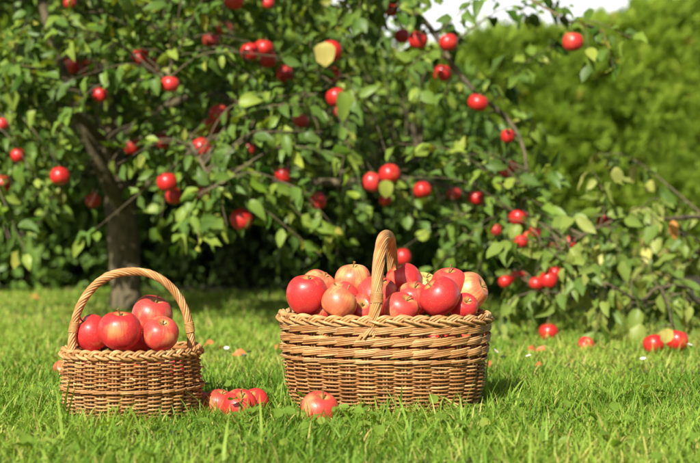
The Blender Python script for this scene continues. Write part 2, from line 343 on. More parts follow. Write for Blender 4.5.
for px, Y, R, k, t, lab in [
 (240, 2.98, 0.040, 'red', (0.5, 0.2), 'bright red windfall apple in front of the others beside the small basket'),
 (219, 3.04, 0.036, 'mix', (0.2, 0.3), 'windfall apple with upright stalk nearest the small basket\'s side but one'),
 (255, 3.07, 0.034, 'red', (0.6, -0.4), 'windfall apple at the right of the group of three in the grass'),
 (199, 3.05, 0.031, 'red', (0.9, 0.4), 'windfall apple touching the right side of the small basket'),
 (319.5, 2.91, 0.044, 'mix', (0.35, 0.3), 'windfall apple in the grass right in front of the large basket'),
 (62, 3.75, 0.029, 'org', (0.7, 0.4), 'orange windfall apple in the grass behind the small basket\'s left edge'),
 (586, 4.5, 0.03, 'red', (0.8, 0.2), 'small red windfall apple on the grass under the low branches at right'),
]:
    x = (px - 350) / F_PX * Y * 1.0; GROUND_APPLES.append((x, Y, R))
    apple((x, Y, R * 0.66), R, k, lab, 'windfall apples on the lawn', t, squash=0.95)

# --- apples hanging in the tree
HUNG = [
 (140, 58, 10, 4.6, 'red apple hanging beside the bent grey branch near the trunk top, upper of a pair'),
 (155.5, 67, 9, 4.75, 'red apple just below the one beside the bent grey branch, lower of the pair'),
 (170, 84, 9.5, 4.5, 'bright red apple at the lower tip of the bent grey branch'),
 (100, 95, 8, 4.7, 'red apple hanging alone in front of the upper trunk'),
 (71, 66, 9, 5.15, 'dark shaded apple among the upper left leaves, left of two'),
 (89, 69, 9, 5.2, 'dark shaded apple among the upper left leaves, right of two'),
 (70, 3, 6, 4.8, 'small red apple at the very top left of the tree'),
 (234, 0, 10, 4.6, 'red apple cut by the top edge above the cluster of three'),
 (268, 3, 6.5, 4.8, 'small red apple near the top edge, right of the larger cut one'),
 (211, 40, 8, 5.2, 'dim red apple in deep shade left of the cluster of three'),
 (225, 29, 8, 5.25, 'dim red apple in deep shade above the shaded one left of the cluster'),
 (250, 52, 9.5, 4.55, 'bright red apple at the left of the cluster of three below the top edge'),
 (264, 48, 10, 4.6, 'red apple in the middle of the cluster of three below the top edge'),
 (268, 59, 9, 4.75, 'shaded red apple at the bottom of the cluster of three'),
 (285, 74, 9, 5.1, 'dark red apple in shade right of and below the cluster of three'),
 (331, 51, 11, 4.55, 'red apple behind the large yellow leaf'),
 (333, 75, 8, 4.75, 'red apple just below the one with the yellow leaf'),
 (336, 97, 10, 4.5, 'bright red apple half covered by a hanging green leaf'),
 (340, 110, 7, 4.65, 'red apple peeping out below the leaf-covered bright one'),
 (391.5, 10.5, 6.5, 4.7, 'small bright apple near the top edge left of the sky gap'),
 (402, 36, 8, 4.85, 'dark red apple touching the left of the twin below the sky gap'),
 (418, 40, 9.5, 4.6, 'bright red apple below the left edge of the sky gap'),
 (448.5, 42.5, 9.5, 4.6, 'bright red apple at the top of the slanting upper branch'),
 (442, 73, 9.5, 4.65, 'red apple notched by a leaf beside the slanting upper branch'),
 (478, 102.5, 10, 4.55, 'bright red apple halfway down the slanting upper branch'),
 (573, 42, 10.5, 4.5, 'lone red apple in the leafy spray in front of the hedge top'),
 (508, 136, 7, 4.6, 'small red apple under the end of the slanting upper branch'),
 (219, 114, 10, 4.7, 'red apple in the upper of the clusters right of the trunk'),
 (209, 127, 9, 4.75, 'red apple overlapping the lower left of the upper cluster right of the trunk'),
 (201, 148, 10, 4.55, 'bright elongated red apple among leaves right of the trunk'),
 (163, 141, 8.5, 4.8, 'shaded red apple among leaves just right of the trunk'),
 (131, 146, 8.5, 5.0, 'shaded red apple in front of the forked trunk'),
 (167, 182, 10, 4.5, 'bright red apple right of the fork, upper of two touching'),
 (174, 196, 8.5, 4.55, 'red apple tucked under the bright one right of the fork'),
 (202, 193, 7.5, 4.6, 'small orange-red apple on the twig end between fork and round one'),
 (241, 219, 11, 4.5, 'round red apple hanging clear on the lower edge of the tree'),
 (249, 149, 7, 5.0, 'small shaded red apple above the left part of the horizontal limb'),
 (301, 121, 8, 4.9, 'red apple in shade above the middle of the horizontal limb'),
 (283, 175, 9, 4.75, 'red apple on the horizontal limb near its left end'),
 (318, 201, 8.5, 4.65, 'red apple hanging below the horizontal limb left of centre'),
 (372.5, 182, 10, 4.6, 'red apple on the horizontal limb, lower left of two touching'),
 (389.5, 174, 10.5, 4.55, 'red apple on the horizontal limb, upper right of two touching'),
 (385, 200, 6, 4.75, 'small red apple partly hidden by the pale leaf under the touching two'),
 (422.5, 190, 9, 4.75, 'shaded red apple under the right half of the horizontal limb'),
 (454, 194, 7, 4.9, 'dim red apple at the right end of the horizontal limb'),
 (476, 198, 8, 4.9, 'dim red apple right of the horizontal limb\'s end'),
 (403, 257, 8.5, 4.6, 'dark red apple hanging low just behind the large basket\'s handle'),
 (18, 155.5, 7.5, 4.6, 'red apple near the left edge with a leaf across it'),
 (2, 124, 7, 4.7, 'red apple cut by the left edge, upper of two'),
 (2, 184, 9, 4.7, 'red apple cut by the left edge, lower of two'),
 (60, 176, 9.5, 4.55, 'bright red apple hanging at the lower left of the tree'),
 (93, 200.5, 7.5, 4.9, 'dark red apple left of the trunk, beneath the bright one'),
 (518, 217, 9.5, 4.5, 'dull red apple at the top of the low right-hand cluster'),
 (535, 232, 6.5, 4.45, 'small bright apple below the dull red one, upper of a touching trio'),
 (521, 241, 7, 4.4, 'bright red apple at the left of the touching trio below the dull one'),
 (529, 237, 6, 4.5, 'small red apple between the two other apples of the touching trio'),
 (544, 257.5, 7, 4.5, 'red apple between the touching trio and the bright row of three, left one'),
 (554, 249, 7, 4.5, 'red apple between the touching trio and the bright row of three, right one'),
 (570, 242, 6.5, 4.55, 'small red apple furthest right above the low bright row'),
 (505, 281.5, 7, 4.45, 'small red apple at the left end of the low row'),
 (518, 277, 8, 4.45, 'red apple second from the left end of the low row'),
 (536, 283.5, 7, 4.4, 'bright red apple in the low row, lowest of three together'),
 (548.5, 279.5, 9, 4.4, 'bright red apple at the centre of three together in the low row'),
 (555, 273, 7, 4.5, 'red apple at the upper right of three together in the low row'),
 (604, 221, 7.5, 4.5, 'pinkish apple half hidden by pale leaves under the right-hand twig'),
 (548.5, 332, 9.5, 4.35, 'dark red apple hanging just above the grass at right'),
 (653.5, 344, 10.5, 4.15, 'bright red apple left of the yellow leaf near the grass'),
 (677, 340, 11, 4.15, 'bright red apple right of the yellow leaf near the grass'),
 (505, 172, 6, 4.7, 'small red apple partly hidden below the slanting branch, left of two'),
 (513, 166, 5.5, 4.7, 'small red apple partly hidden below the slanting branch, right of two'),
 (496, 230, 6, 4.8, 'dim small apple in the leaves left of the dull red one'),
]
HP = []
for px, py, r, Y, lab in HUNG:
    Y = TY(Y); p = at(px, py, Y); R = r * Y / F_PX
    if py > 325: p[2] = max(p[2], R * 0.9)
    HP.append((p, R)); apple(p, R, 'deep' if random.random() < 0.72 else 'red', lab, 'apples hanging on the apple trees', (random.uniform(-0.35, 0.35), random.uniform(-0.35, 0.35)), squash=random.uniform(0.93, 1.06))
HPX = np.array([(*[float(q) for q in to_px(p)], R * F_PX / p[1]) for p, R in HP])

# ------------------------------------------------------------------ baskets
class Plan:
    """closed basket outline: arc-length parametrised superellipse"""
    def __init__(s, a, b, e):
        t = np.linspace(0, 2 * math.pi, 1441); c, q = np.cos(t), np.sin(t)
        x = a * np.sign(c) * np.abs(c) ** (2 / e); y = b * np.sign(q) * np.abs(q) ** (2 / e)
        d = np.r_[0, np.cumsum(np.hypot(np.diff(x), np.diff(y)))]; s.len = d[-1]; s.d, s.x, s.y = d / d[-1], x, y
    def pt(s, u):
        u = np.mod(u, 1.0); x = np.interp(u, s.d, s.x); y = np.interp(u, s.d, s.y)
        e = 0.004; xx = np.interp(np.mod(u + e, 1), s.d, s.x) - np.interp(np.mod(u - e, 1), s.d, s.x)
        yy = np.interp(np.mod(u + e, 1), s.d, s.y) - np.interp(np.mod(u - e, 1), s.d, s.y)
        n = nrm(np.stack([yy, -xx], -1)); return x, y, n

def basket(name, label, c, rz, a, b, e, stakes, h_rim, flare, zones, rim, handle):
    root = empty(name, (c[0], c[1], 0), rz); tag(root, label, 'basket')
    plan = Plan(a, b, e); N = 14 * stakes; u = np.arange(N) / N; X, Y, NR = plan.pt(u)
    ph = [R01(0, 6) for _ in range(4)]
    def widen(z): return flare(z)                                   # metres added along the outline's normal
    def place(off, z):
        wob = 0.0012 * np.sin(2 * math.pi * 3 * u + ph[0] + z * 40) + 0.001 * np.sin(2 * math.pi * 7 * u + ph[1] - z * 70)
        o = widen(np.mean(z)) + off + wob
        return np.stack([X + NR[:, 0] * o, Y + NR[:, 1] * o, z + 0 * u], -1)
    def wobz(s_): return s_ * (np.sin(2 * math.pi * 2 * u + R01(0, 6)) + 0.7 * np.sin(2 * math.pi * 5 * u + R01(0, 6)) + 0.5 * np.sin(2 * math.pi * 17 * u + R01(0, 6)))
    weave, wale = MB(), MB()
    for kind, z0, z1, pitch, r in zones:
        if kind == 'rand':
            n = int(round((z1 - z0) / pitch))
            for i in range(n):
                z = z0 + (i + 0.5) * pitch; cc = np.cos(math.pi * stakes * u + math.pi * i)
                off = (r + 0.0036) * np.sign(cc) * np.abs(cc) ** 0.8 * R01(0.85, 1.15)
                rr = r * R01(0.85, 1.2) * (1 + 0.1 * np.sin(2 * math.pi * 3 * u + R01(0, 6)))
                # each weaver is several rods laid end to end: tone changes along it
                rn = R01(0.1, 1.0) + 0.16 * np.sign(np.sin(2 * math.pi * u * random.choice((2, 3)) + R01(0, 6)))
                tube(weave, place(off, z + wobz(0.0006)), rr, 6, True, np.array((0, 0, 1.0)), np.repeat(np.clip(rn, 0, 1), 6), 0.9)
        else:
            n = max(1, int(round((z1 - z0) / pitch)))
            for i in range(n):
                z = z0 + (i + 0.5) * pitch; rods = 3; dz = pitch * (0.24 if pitch > 0.018 else 0.22)
                for k in range(rods):
                    q = np.mod(stakes * u - k + 1.5, 3.0) - 1.5; thick = pitch > 0.018      # over two stakes, behind one
                    out = np.cos(2 * math.pi * q / 3); out = np.sign(out) * np.abs(out) ** 0.6
                    rise = np.where(np.abs(q) < 1.1, q / 1.1, np.sign(q) * (1.5 - np.abs(q)) / 0.4)
                    for dd in ((-1.5, -0.5, 0.5, 1.5) if thick else (-0.5, 0.5)):
                        off = 0.0030 + 0.0075 * out + 0.0006 * R01(-1, 1); sp = 0.6 + 0.4 * np.clip(out + 0.3, 0, 1)
                        zz = z + dz * rise + dd * r * 1.75 * sp + wobz(0.0004)
                        tube(wale, place(off, zz), r * R01(0.85, 1.15), 6, True, np.array((0, 0, 1.0)), np.clip(R01(0.25, 1.0) + np.repeat(0.15 * np.sin(2 * math.pi * u * 2 + R01(0, 6)), 6), 0, 1))
    for q in range(16):                                             # cut cane ends left standing out of the weave
        k = random.randrange(N); z = R01(0.03, h_rim * 0.85); o_ = widen(z); tn = np.array((-NR[k, 1], NR[k, 0], 0)); nn = np.array((NR[k, 0], NR[k, 1], 0))
        p_ = np.array((X[k], Y[k], z)) + nn * (o_ + 0.003)
        tube(weave, np.stack([p_, p_ + tn * 0.006 + nn * 0.003, p_ + tn * 0.012 + nn * 0.008 + np.array((0, 0, R01(-1, 1) * 0.004))]), 0.0021, 6, False, np.array((0, 0, 1.0)), 0.95)
    weave.build('weave', M_wick, root)
    wale.build('wale_band', M_wick, root)
    st = MB()
    for j in range(stakes):
        z = np.linspace(-0.005, h_rim, 12); x, y, n = plan.pt(np.array([j / stakes]))
        o = np.array([widen(q) for q in z])
        for dd in (-0.0035, 0.0035):
            tang = np.array((-n[0, 1], n[0, 0])) * dd
            tube(st, np.stack([x[0] + n[0, 0] * o + tang[0], y[0] + n[0, 1] * o + tang[1], z], -1), 0.0032, 6, False, None, R01(0.0, 0.7))
    st.build('stakes', M_stake, root)
    # plaited border
    rm = MB(); w_r = widen(h_rim); turns, A, B, r, mult, tilt = rim
    Nr = 30 * turns; ur = np.arange(Nr) / Nr; xr, yr, nr = plan.pt(ur)
    L = np.stack([-nr[:, 0] * math.sin(tilt), -nr[:, 1] * math.sin(tilt), np.full(Nr, math.cos(tilt))], -1)
    Nn = np.stack([nr[:, 0] * math.cos(tilt), nr[:, 1] * math.cos(tilt), np.full(Nr, math.sin(tilt))], -1)
    base = np.stack([xr + nr[:, 0] * (w_r + 0.007), yr + nr[:, 1] * (w_r + 0.007), np.full(Nr, h_rim)], -1)
    base[:, 2] += 0.0012 * np.sin(2 * math.pi * 3 * ur + ph[2]) + 0.0008 * np.sin(2 * math.pi * 11 * ur + ph[3])
    for k in range(3):
        for q in range(mult):
            d = (q - (mult - 1) / 2)
            t = 2 * math.pi * turns * ur + 2 * math.pi * k / 3 + d * 0.42
            pts = base + (A * np.sin(t) + d * r * 0.7)[:, None] * L + (B * np.sin(2 * t))[:, None] * Nn
            tone = R01(0.45, 1.0) + 0.15 * np.sin(2 * math.pi * ur * 5 + R01(0, 6))
            tube(rm, pts, r * R01(0.92, 1.1), 7, True, np.array((0, 0, 1.0)), np.repeat(np.clip(tone, 0, 1), 7))
    ins = base.copy(); ins[:, :2] -= nr * 0.006; ins[:, 2] -= 0.003
    tube(rm, ins, 0.0055, 6, True, np.array((0, 0, 1.0)), 0.25)
    rm.build('rim', M_wick, root)
    # woven floor
    fl = MB(); rings = 26
    for q in range(rings):
        f = (q + 0.5) / rings; o = widen(0.0) - 0.004
        cc = 0.003 * np.cos(math.pi * 24 * u + math.pi * q)
        tube(fl, np.stack([(X + NR[:, 0] * o) * f, (Y + NR[:, 1] * o) * f, 0.008 + cc], -1)[::3], 0.006, 5, True, np.array((0, 0, 1.0)), R01(0.1, 0.6))
    fl.build('base', M_stake, root)
    # roped handle
    axis, span, zb, Hh, pw, hr, sr, ns, twist, core_r = handle
    t = np.linspace(-0.10, 1.10, 150); tt = np.clip(t, 0, 1) * math.pi
    y = -span * np.sign(np.cos(tt)) * np.abs(np.cos(tt)) ** pw; z = zb + Hh * np.sin(tt) ** 0.95
    ex = np.where(t < 0, -t, np.where(t > 1, t - 1, 0)) / 0.1; z = z - ex * 0.05; y = y + np.sign(y) * 0.010 * ex ** 1.5
    P0 = np.stack([np.zeros_like(y), y, z], -1); pn = np.array((1.0, 0, 0))
    if axis == 'x': P0 = np.stack([y, np.zeros_like(y), z], -1); pn = np.array((0, 1.0, 0))
    if axis == 'y': P0 = P0 - pn * (0.024 * np.where(t < 0.06, (0.06 - t) / 0.16, 0) ** 1.3)[:, None]
    P0 = P0 + pn * (0.004 * np.sin(t * 2.6 + 0.4))[:, None]
    tg = nrm(np.gradient(P0, axis=0)); sd = np.cross(tg, pn)
    s_len = np.r_[0, np.cumsum(np.linalg.norm(np.diff(P0, axis=0), axis=1))]
    hd = MB(); tube(hd, P0[4:-4], core_r, 8, False, pn, 0.15)
    flr = 1 + 0.8 * np.clip(ex - 0.15, 0, 1)
    for k in range(ns):
        a_ = 2 * math.pi * k / ns + s_len * twist; rr = hr * R01(0.94, 1.06) * flr * (1 + 0.05 * np.sin(s_len * 30 + R01(0, 6)))
        sq = np.where(ex > 0.2, 0.6, 1.0)
        pts = P0 + (rr * np.cos(a_))[:, None] * pn + (rr * sq * np.sin(a_))[:, None] * sd
        a0 = random.randrange(2, 6); a1 = random.randrange(2, 6)
        tube(hd, pts[a0:len(pts) - a1], sr * R01(0.85, 1.12), 6, False, None, np.clip(R01(0.3, 1.0), 0, 1))
    hd.build('handle', M_wick_pale, root)
    for s_ in (0, 1):
        bd = MB(); i0 = 22 if s_ == 0 else 128; turns_ = 7; K = turns_ * 14
        q = np.linspace(-1, 1, K); half = (turns_ * sr * 1.22) / 2
        th = np.linspace(0, turns_ * 2 * math.pi, K); R_ = hr + sr * 0.9
        pts = P0[i0] + tg[i0] * (q * half)[:, None] + (R_ * np.cos(th))[:, None] * pn + (R_ * np.sin(th))[:, None] * sd[i0]
        tube(bd, pts, max(sr * 0.62, 0.0019) * rng.uniform(0.9, 1.1, K), 6, False, tg[i0], 0.6); bd.build('handle_binding', M_wick_pale, root)
    return root

def flare_big(z): return -0.026 + 0.022 * min(1, max(0, z) / 0.12) + (0.006 * max(0, (z - 0.125)) / 0.09 if z > 0.125 else 0) + 0.003 * math.sin(min(1, max(0, z / 0.12)) * math.pi)
basket('wicker_basket', 'large oval wicker basket heaped with apples, hooped handle across its middle', BIG_C, BIG_RZ, 0.240, 0.158, 2.35, 30, 0.221, flare_big,
       [('rand', 0.004, 0.120, 0.0045, 0.0024), ('wale', 0.120, 0.135, 0.015, 0.0020), ('wale', 0.135, 0.213, 0.0260, 0.0024)],
       (11, 0.0085, 0.0060, 0.0031, 3, 0.5), ('y', 0.160, 0.222, 0.191, 0.85, 0.0112, 0.0027, 16, 20.0, 0.0092))
def flare_small(z): return -0.004 + 0.006 * math.sin(min(1, max(0, z / 0.14)) * math.pi * 0.9)
basket('wicker_basket', 'small round wicker basket with a tall roped hoop handle and five apples', SML_C, SML_RZ, 0.151, 0.128, 2.0, 30, 0.151, flare_small,
       [('rand', 0.004, 0.066, 0.0042, 0.0023), ('wale', 0.066, 0.076, 0.010, 0.0018), ('rand', 0.076, 0.143, 0.0045, 0.0024)],
       (12, 0.0078, 0.0048, 0.0032, 2, 0.45), ('x', 0.135, 0.162, 0.170, 0.92, 0.0070, 0.0028, 8, 66.0, 0.0054))

# ------------------------------------------------------------------ leaves
def leaf_verts(n, wr, fold, curl, shape='ovate'):
    t = np.array([0, 0.1, 0.3, 0.55, 0.8, 1.0])
    wd = {'ovate': np.array([0.02, 0.5, 0.98, 0.95, 0.55, 0.02]), 'round': np.array([0.02, 0.7, 1.0, 1.0, 0.75, 0.05])}[shape]
    hw = wd[None] * wr[:, None] * 0.5
    x = np.broadcast_to(t, (n, 6)); zc = -curl[:, None] * t[None] ** 2
    v = np.zeros((n, 6, 3, 3))
    for k, s_ in enumerate((-1, 0, 1)):
        v[:, :, k, 0] = x; v[:, :, k, 1] = s_ * hw; v[:, :, k, 2] = zc + abs(s_) * hw * fold[:, None]
    pa = rng.uniform(0, 6.28, (n, 2)); v[:, :, 0, 2] += 0.28 * hw * np.sin(t[None] * 12 + pa[:, :1]); v[:, :, 2, 2] += 0.28 * hw * np.sin(t[None] * 11 + pa[:, 1:])
    v[:, :, 0, 1] += 0.08 * hw * np.sin(t[None] * 15 + pa[:, 1:]); v[:, :, 2, 1] += 0.08 * hw * np.sin(t[None] * 14 + pa[:, :1])
    return v
LF = np.array([(r * 3 + c, r * 3 + c + 1, (r + 1) * 3 + c + 1, (r + 1) * 3 + c) for r in range(5) for c in range(2)])
LRIB = np.tile(np.array([1.0, 0.0, 1.0]), 6)
def add_leaves(mb, pos, d, nor, size, rnd, wr=(0.42, 0.68), fold=(0.1, 0.85), curl=(-0.1, 0.6), shape='ovate'):
    n = len(pos); d = nrm(np.asarray(d)); nor = np.asarray(nor); nor = nrm(nor - d * np.sum(nor * d, -1, keepdims=True)); y = np.cross(nor, d)
    v = leaf_verts(n, rng.uniform(*wr, n), rng.uniform(*fold, n), rng.uniform(*curl, n), shape) * np.asarray(size)[:, None, None, None]
    w_ = pos[:, None, None] + v[..., :1] * d[:, None, None] + v[..., 1:2] * y[:, None, None] + v[..., 2:] * nor[:, None, None]
    f = (LF[None] + (np.arange(n) * 18)[:, None, None]).reshape(-1, 4)
    mb.add(w_.reshape(-1, 3), f, np.repeat(rnd, 18), np.tile(LRIB, n))

# ------------------------------------------------------------------ apple trees
def clear_of_apples(pos, size, keep=0.10):
    """leaves that would close off a hanging apple are pruned away, a few stay"""
    x, y, dep = to_px(pos); ok = np.ones(len(pos), bool); hide = rng.random(len(pos)) > keep
    for ax, ay, ad, ar in HPX:
        ok &= ~((np.hypot(x - ax, y - ay) < ar * 1.0 + 5) & (dep < ad + 0.02) & hide)
    return ok
def grow(tree, limbs, tips, leafmat, lr, leaf_keep=None, spread=0.40, hang=0.35):
    """limbs: list of (points, r0, r1); tips: array of twig ends"""
    samples = np.concatenate([l[0] for l in limbs]); owner = np.concatenate([np.full(len(l[0]), k) for k, l in enumerate(limbs)]); tws = [l[3] for l in limbs]; P_, D_, S_ = [], [], []
    for tip, fruit in tips:
        d2 = np.linalg.norm(samples - tip, axis=1) + 0.25 * np.maximum(0, tip[2] - samples[:, 2] < -0.5)
        iq = np.argmin(d2); q = samples[iq]; tw = tws[owner[iq]]; ln = np.linalg.norm(tip - q)
        mid = (q + tip) / 2 + np.array((R01(-1, 1) * 0.12, R01(-1, 1) * 0.12, 0.10 + 0.1 * R01())) * min(1.0, ln)
        end = tip + (np.array((R01(-1, 1), R01(-1, 1), R01(-1.2, 0.4))) * 0.03 if not fruit else 0)
        path = spline([q, mid, end], 14); r0 = 0.0022 + 0.004 * min(1.0, ln)
        tube(tw, path, np.linspace(r0, 0.0013, 14), 5, False, None, R01())
        if fruit: continue
        seg = np.r_[0, np.cumsum(np.linalg.norm(np.diff(path, axis=0), axis=1))]; L = seg[-1]; a = max(0.0, L - spread)
        k = max(5, int((L - a) / 0.021))
        ss = np.linspace(a, L, k); pp = np.stack([np.interp(ss, seg, path[:, j]) for j in range(3)], -1)
        dd = nrm(np.stack([np.interp(ss + 0.01, seg, path[:, j]) for j in range(3)], -1) - np.stack([np.interp(ss - 0.02, seg, path[:, j]) for j in range(3)], -1) + 1e-6)
        sidev = nrm(rng.normal(size=(k, 3))); dirs = nrm(dd * 0.5 + sidev * 0.9 + np.array((0, 0, -hang)))
        P_.append(pp + dirs * 0.018); D_.append(dirs); S_.append(rng.uniform(lr[0], lr[1], k))
    P_, D_, S_ = np.concatenate(P_), np.concatenate(D_), np.concatenate(S_)
    ok = clear_of_apples(P_ + D_ * S_[:, None] * 0.5, S_)
    if leaf_keep is not None: ok &= leaf_keep(P_)
    P_, D_, S_ = P_[ok], D_[ok], S_[ok]; n = len(P_)
    nor = nrm(rng.normal(size=(n, 3)) * 0.55 + np.array((-0.25, -0.6, 0.7)))
    lv = MB(); add_leaves(lv, P_, D_, nor, S_, rng.beta(1.2, 1.4, n))
    for l in limbs: l[3].build(l[4], M_bark, tree)
    lv.build('leaves', leafmat, tree); return n
def limb(tree, pts, r0, r1, name='branch', n=40, mat=None, knots=0.0):
    p = spline(pts, n); t = np.linspace(0, 1, n)
    r = r0 + (r1 - r0) * t ** 0.8
    if knots: r = r * (1 + knots * np.sin(t * 37 + R01(0, 6)) * np.sin(t * 17))
    mb = MB(); tube(mb, p, r, 10 if r0 > 0.03 else 7, False, None, R01()); return (p, r0, r1, mb, name)

T1 = empty('apple_tree', AT(126, 306, 5.1) * np.array((1, 1, 0)))
base = np.array(T1.location); rel = lambda pts: [np.asarray(p) - base for p in pts]
tag(T1, 'old apple tree with low forked trunk, spreading limbs and many red apples', 'tree')
A = AT
limbs1 = []
def L1(pts, r0, r1, name='branch', **k): limbs1.append(limb(T1, rel(pts), r0 * 1.25, r1 * 1.25, name, **k))
# trunk with root flare
tp = spline(rel([np.r_[A(126, 312, 5.1)[:2], -0.05], A(126, 296, 5.1), A(125, 255, 5.1), A(121, 205, 5.1), A(113, 150, 5.12), A(106, 80, 5.15), A(100, -20, 5.2), A(104, -150, 5.2)]), 70)
tr = np.interp(np.linspace(0, 1, 70), [0, 0.05, 0.12, 0.3, 0.42, 0.6, 1.0], [0.135, 0.100, 0.082, 0.077, 0.079, 0.055, 0.034])
mbt = MB(); tube(mbt, tp, tr * (1 + 0.05 * np.sin(np.arange(70) * 0.9)), 14, False, np.array((1.0, 0, 0)), 0.5); limbs1.append((tp[35:], 0.04, 0.03, mbt, 'trunk'))
L1([A(121, 208, 5.08), A(104, 172, 5.0), A(90, 138, 4.95), A(74, 100, 4.9), A(52, 40, 4.85), A(30, -50, 4.85)], 0.036, 0.014)
L1([A(120, 200, 5.1), A(150, 182, 5.05), A(190, 180, 4.98), A(231, 181, 4.93), A(270, 176, 4.9), A(312, 182, 4.86), A(355, 182, 4.85), A(400, 179, 4.86), A(432, 183, 4.9), A(480, 196, 4.95)], 0.026, 0.008, knots=0.12)
L1([A(231, 181, 4.95), A(262, 176, 5.0), A(298, 170, 5.05), A(345, 172, 5.1), A(420, 160, 5.2)], 0.014, 0.006, knots=0.1)
L1([A(107, 90, 5.13), A(180, 20, 4.95), A(280, -40, 4.75), A(370, -25, 4.68), A(425, 22, 4.66), A(452, 64, 4.65), A(478, 95, 4.64), A(507, 118, 4.62), A(524, 150, 4.58), A(526, 190, 4.52), A(520, 215, 4.5)], 0.018, 0.003)
L1([A(280, -40, 4.75), A(400, -50, 4.65), A(480, -30, 4.58), A(540, 5, 4.52), A(570, 22, 4.5)], 0.012, 0.003)
L1([A(108, 100, 5.1), A(140, 30, 4.9), A(163, 20, 4.7), A(172, 56, 4.55), A(166, 80, 4.5)], 0.014, 0.004)
L1([A(113, 150, 5.1), A(80, 118, 4.85), A(40, 100, 4.7), A(0, 108, 4.6), A(-70, 150, 4.55)], 0.022, 0.006)
L1([A(112, 140, 5.12), A(170, 105, 4.95), A(215, 95, 4.8), A(260, 110, 4.72), A(320, 92, 4.68)], 0.020, 0.005)
L1([A(112, 145, 5.1), A(150, 120, 4.8), A(180, 130, 4.6), A(200, 160, 4.48), A(212, 188, 4.45)], 0.014, 0.003)
L1([A(100, -20, 5.2), (-2.0, 6.0, 2.2), (-2.5, 5.7, 2.7)], 0.020, 0.007)
L1([A(104, -120, 5.2), (-1.2, 6.8, 2.7), (-1.3, 6.6, 3.4)], 0.022, 0.007)
L1([A(104, -100, 5.2), (-1.0, 6.5, 2.4), (-0.9, 6.3, 2.9)], 0.020, 0.007)
L1([A(104, -110, 5.2), (-1.2, 6.0, 2.0), (-1.0, 5.2, 1.95)], 0.018, 0.006)  # unseen forward limbs, added to carry the shading boughs
L1([A(104, -110, 5.2), (-1.7, 6.0, 1.95), (-2.0, 5.2, 1.9)], 0.018, 0.006)
L1([A(104, -130, 5.2), (-0.7, 5.9, 2.0), (-0.2, 5.2, 1.9)], 0.018, 0.006)
L1([A(102, -60, 5.2), (-1.1, 7.5, 2.2), (-0.8, 8.0, 2.6)], 0.020, 0.007)
L1([A(102, -60, 5.2), (-2.0, 7.5, 2.1), (-2.8, 7.9, 2.2)], 0.020, 0.007)

T2 = empty('apple_tree', (2.3, 6.2, 0)); base2 = np.array(T2.location)
tag(T2, 'low apple branches with pale yellowing leaves reaching in at the right edge', 'tree')
limbs2 = []
def L2(pts, r0, r1, name='branch', **k): limbs2.append(limb(T2, [np.asarray(p) - base2 for p in pts], r0, r1, name, **k))
L2([(2.3, 6.2, -0.04), (2.29, 6.2, 0.3), (2.25, 6.18, 0.7), (2.28, 6.15, 1.2), (2.35, 6.1, 1.6)], 0.055, 0.018, 'trunk')
L2([(2.27, 6.19, 0.5), A(740, 222, 4.8), A(700, 217, 4.65), A(665, 219, 4.55), A(635, 215, 4.5), A(606, 224, 4.45), A(575, 240, 4.42), A(545, 262, 4.4)], 0.016, 0.003)
L2([(2.27, 6.19, 0.45), A(720, 250, 4.75), A(700, 242, 4.65), A(685, 232, 4.6), A(676, 222, 4.55)], 0.010, 0.004)
L2([(2.29, 6.19, 0.35), A(740, 292, 4.7), A(700, 288, 4.5), A(660, 287, 4.4), A(640, 300, 4.35), A(610, 285, 4.3), A(580, 275, 4.3)], 0.013, 0.003)
L2([(2.29, 6.19, 0.25), A(730, 306, 4.6), A(690, 300, 4.45), A(640, 303, 4.4), A(595, 298, 4.4), A(540, 290, 4.4)], 0.008, 0.0022)
L2([A(660, 287, 4.4), A(668, 305, 4.25), A(672, 326, 4.17)], 0.005, 0.0025)

GRID = ["88888889999920012100",
        "88888888888520112110",
        "88878888865321000000",
        "88866888643222110000",
        "87647888543222232100",
        "6631378654332333" + "1011",
        "4210245333222443" + "1122",
        "1000000111012343" + "2223",
        "0000000000000144" + "4556",
        "0000000000000023" + "3444"]
tips1, tips2 = [], []
for r, row in enumerate(GRID):
    for c, ch in enumerate(row):
        for q in range(int(int(ch) * (1.3 if ch in '789' else 1.0))):
            px, py = 35 * (c + random.random()), 35 * (r + random.random())
            second = (c >= 16 and r >= 4) or (c >= 14 and r >= 6)
            if second:
                Y = R01(4.2, 4.85); p = A(px, py, Y)
                if p[2] > 0.03: tips2.append((p - base2, False))
            else:
                if random.random() < 0.15: continue
                Y = R01(4.4, 5.7) if c < 12 else R01(4.4, 5.0)
                if r >= 5 and c < 12: Y = R01(4.4, 5.0)
                tips1.append((A(px, py, Y) - base, False))
for q in range(640):                                               # the crown above
    v = rng.normal(size=3); v = v / np.linalg.norm(v) * rng.uniform(0.45, 1) ** 0.5
    p = np.array((-1.95, 6.8, 2.5)) + v * np.array((1.25, 1.4, 1.15))
    if p[2] > 1.5 or p[1] > 7.3: tips1.append((p - base, False))
for q in range(130):                                               # unseen boughs added above the view to cast dappled shade on the visible leaves
    y_ = R01(4.7, 5.9); x_ = R01(-2.5, 0.1)
    if -2.2 < x_ < -1.4 and random.random() < 0.7: continue
    tips1.append((np.array((x_, y_, 0.45 + 0.168 * y_ + R01(0.10, 0.75))) - base, False))
for q in range(40):
    tips2.append((np.array((2.35 + R01(-0.25, 0.7), 6.1 + R01(-0.5, 0.5), R01(0.5, 1.9))) - base2, False))
for (p, R), h in zip(HP, HUNG):
    (tips2 if (h[0] > 600 and h[1] > 150) or (h[0] > 500 and h[1] > 215) else tips1).append(((p + np.array((0, 0, R * 1.05))) - (base2 if (h[0] > 600 and h[1] > 150) or (h[0] > 500 and h[1] > 215) else base), True))
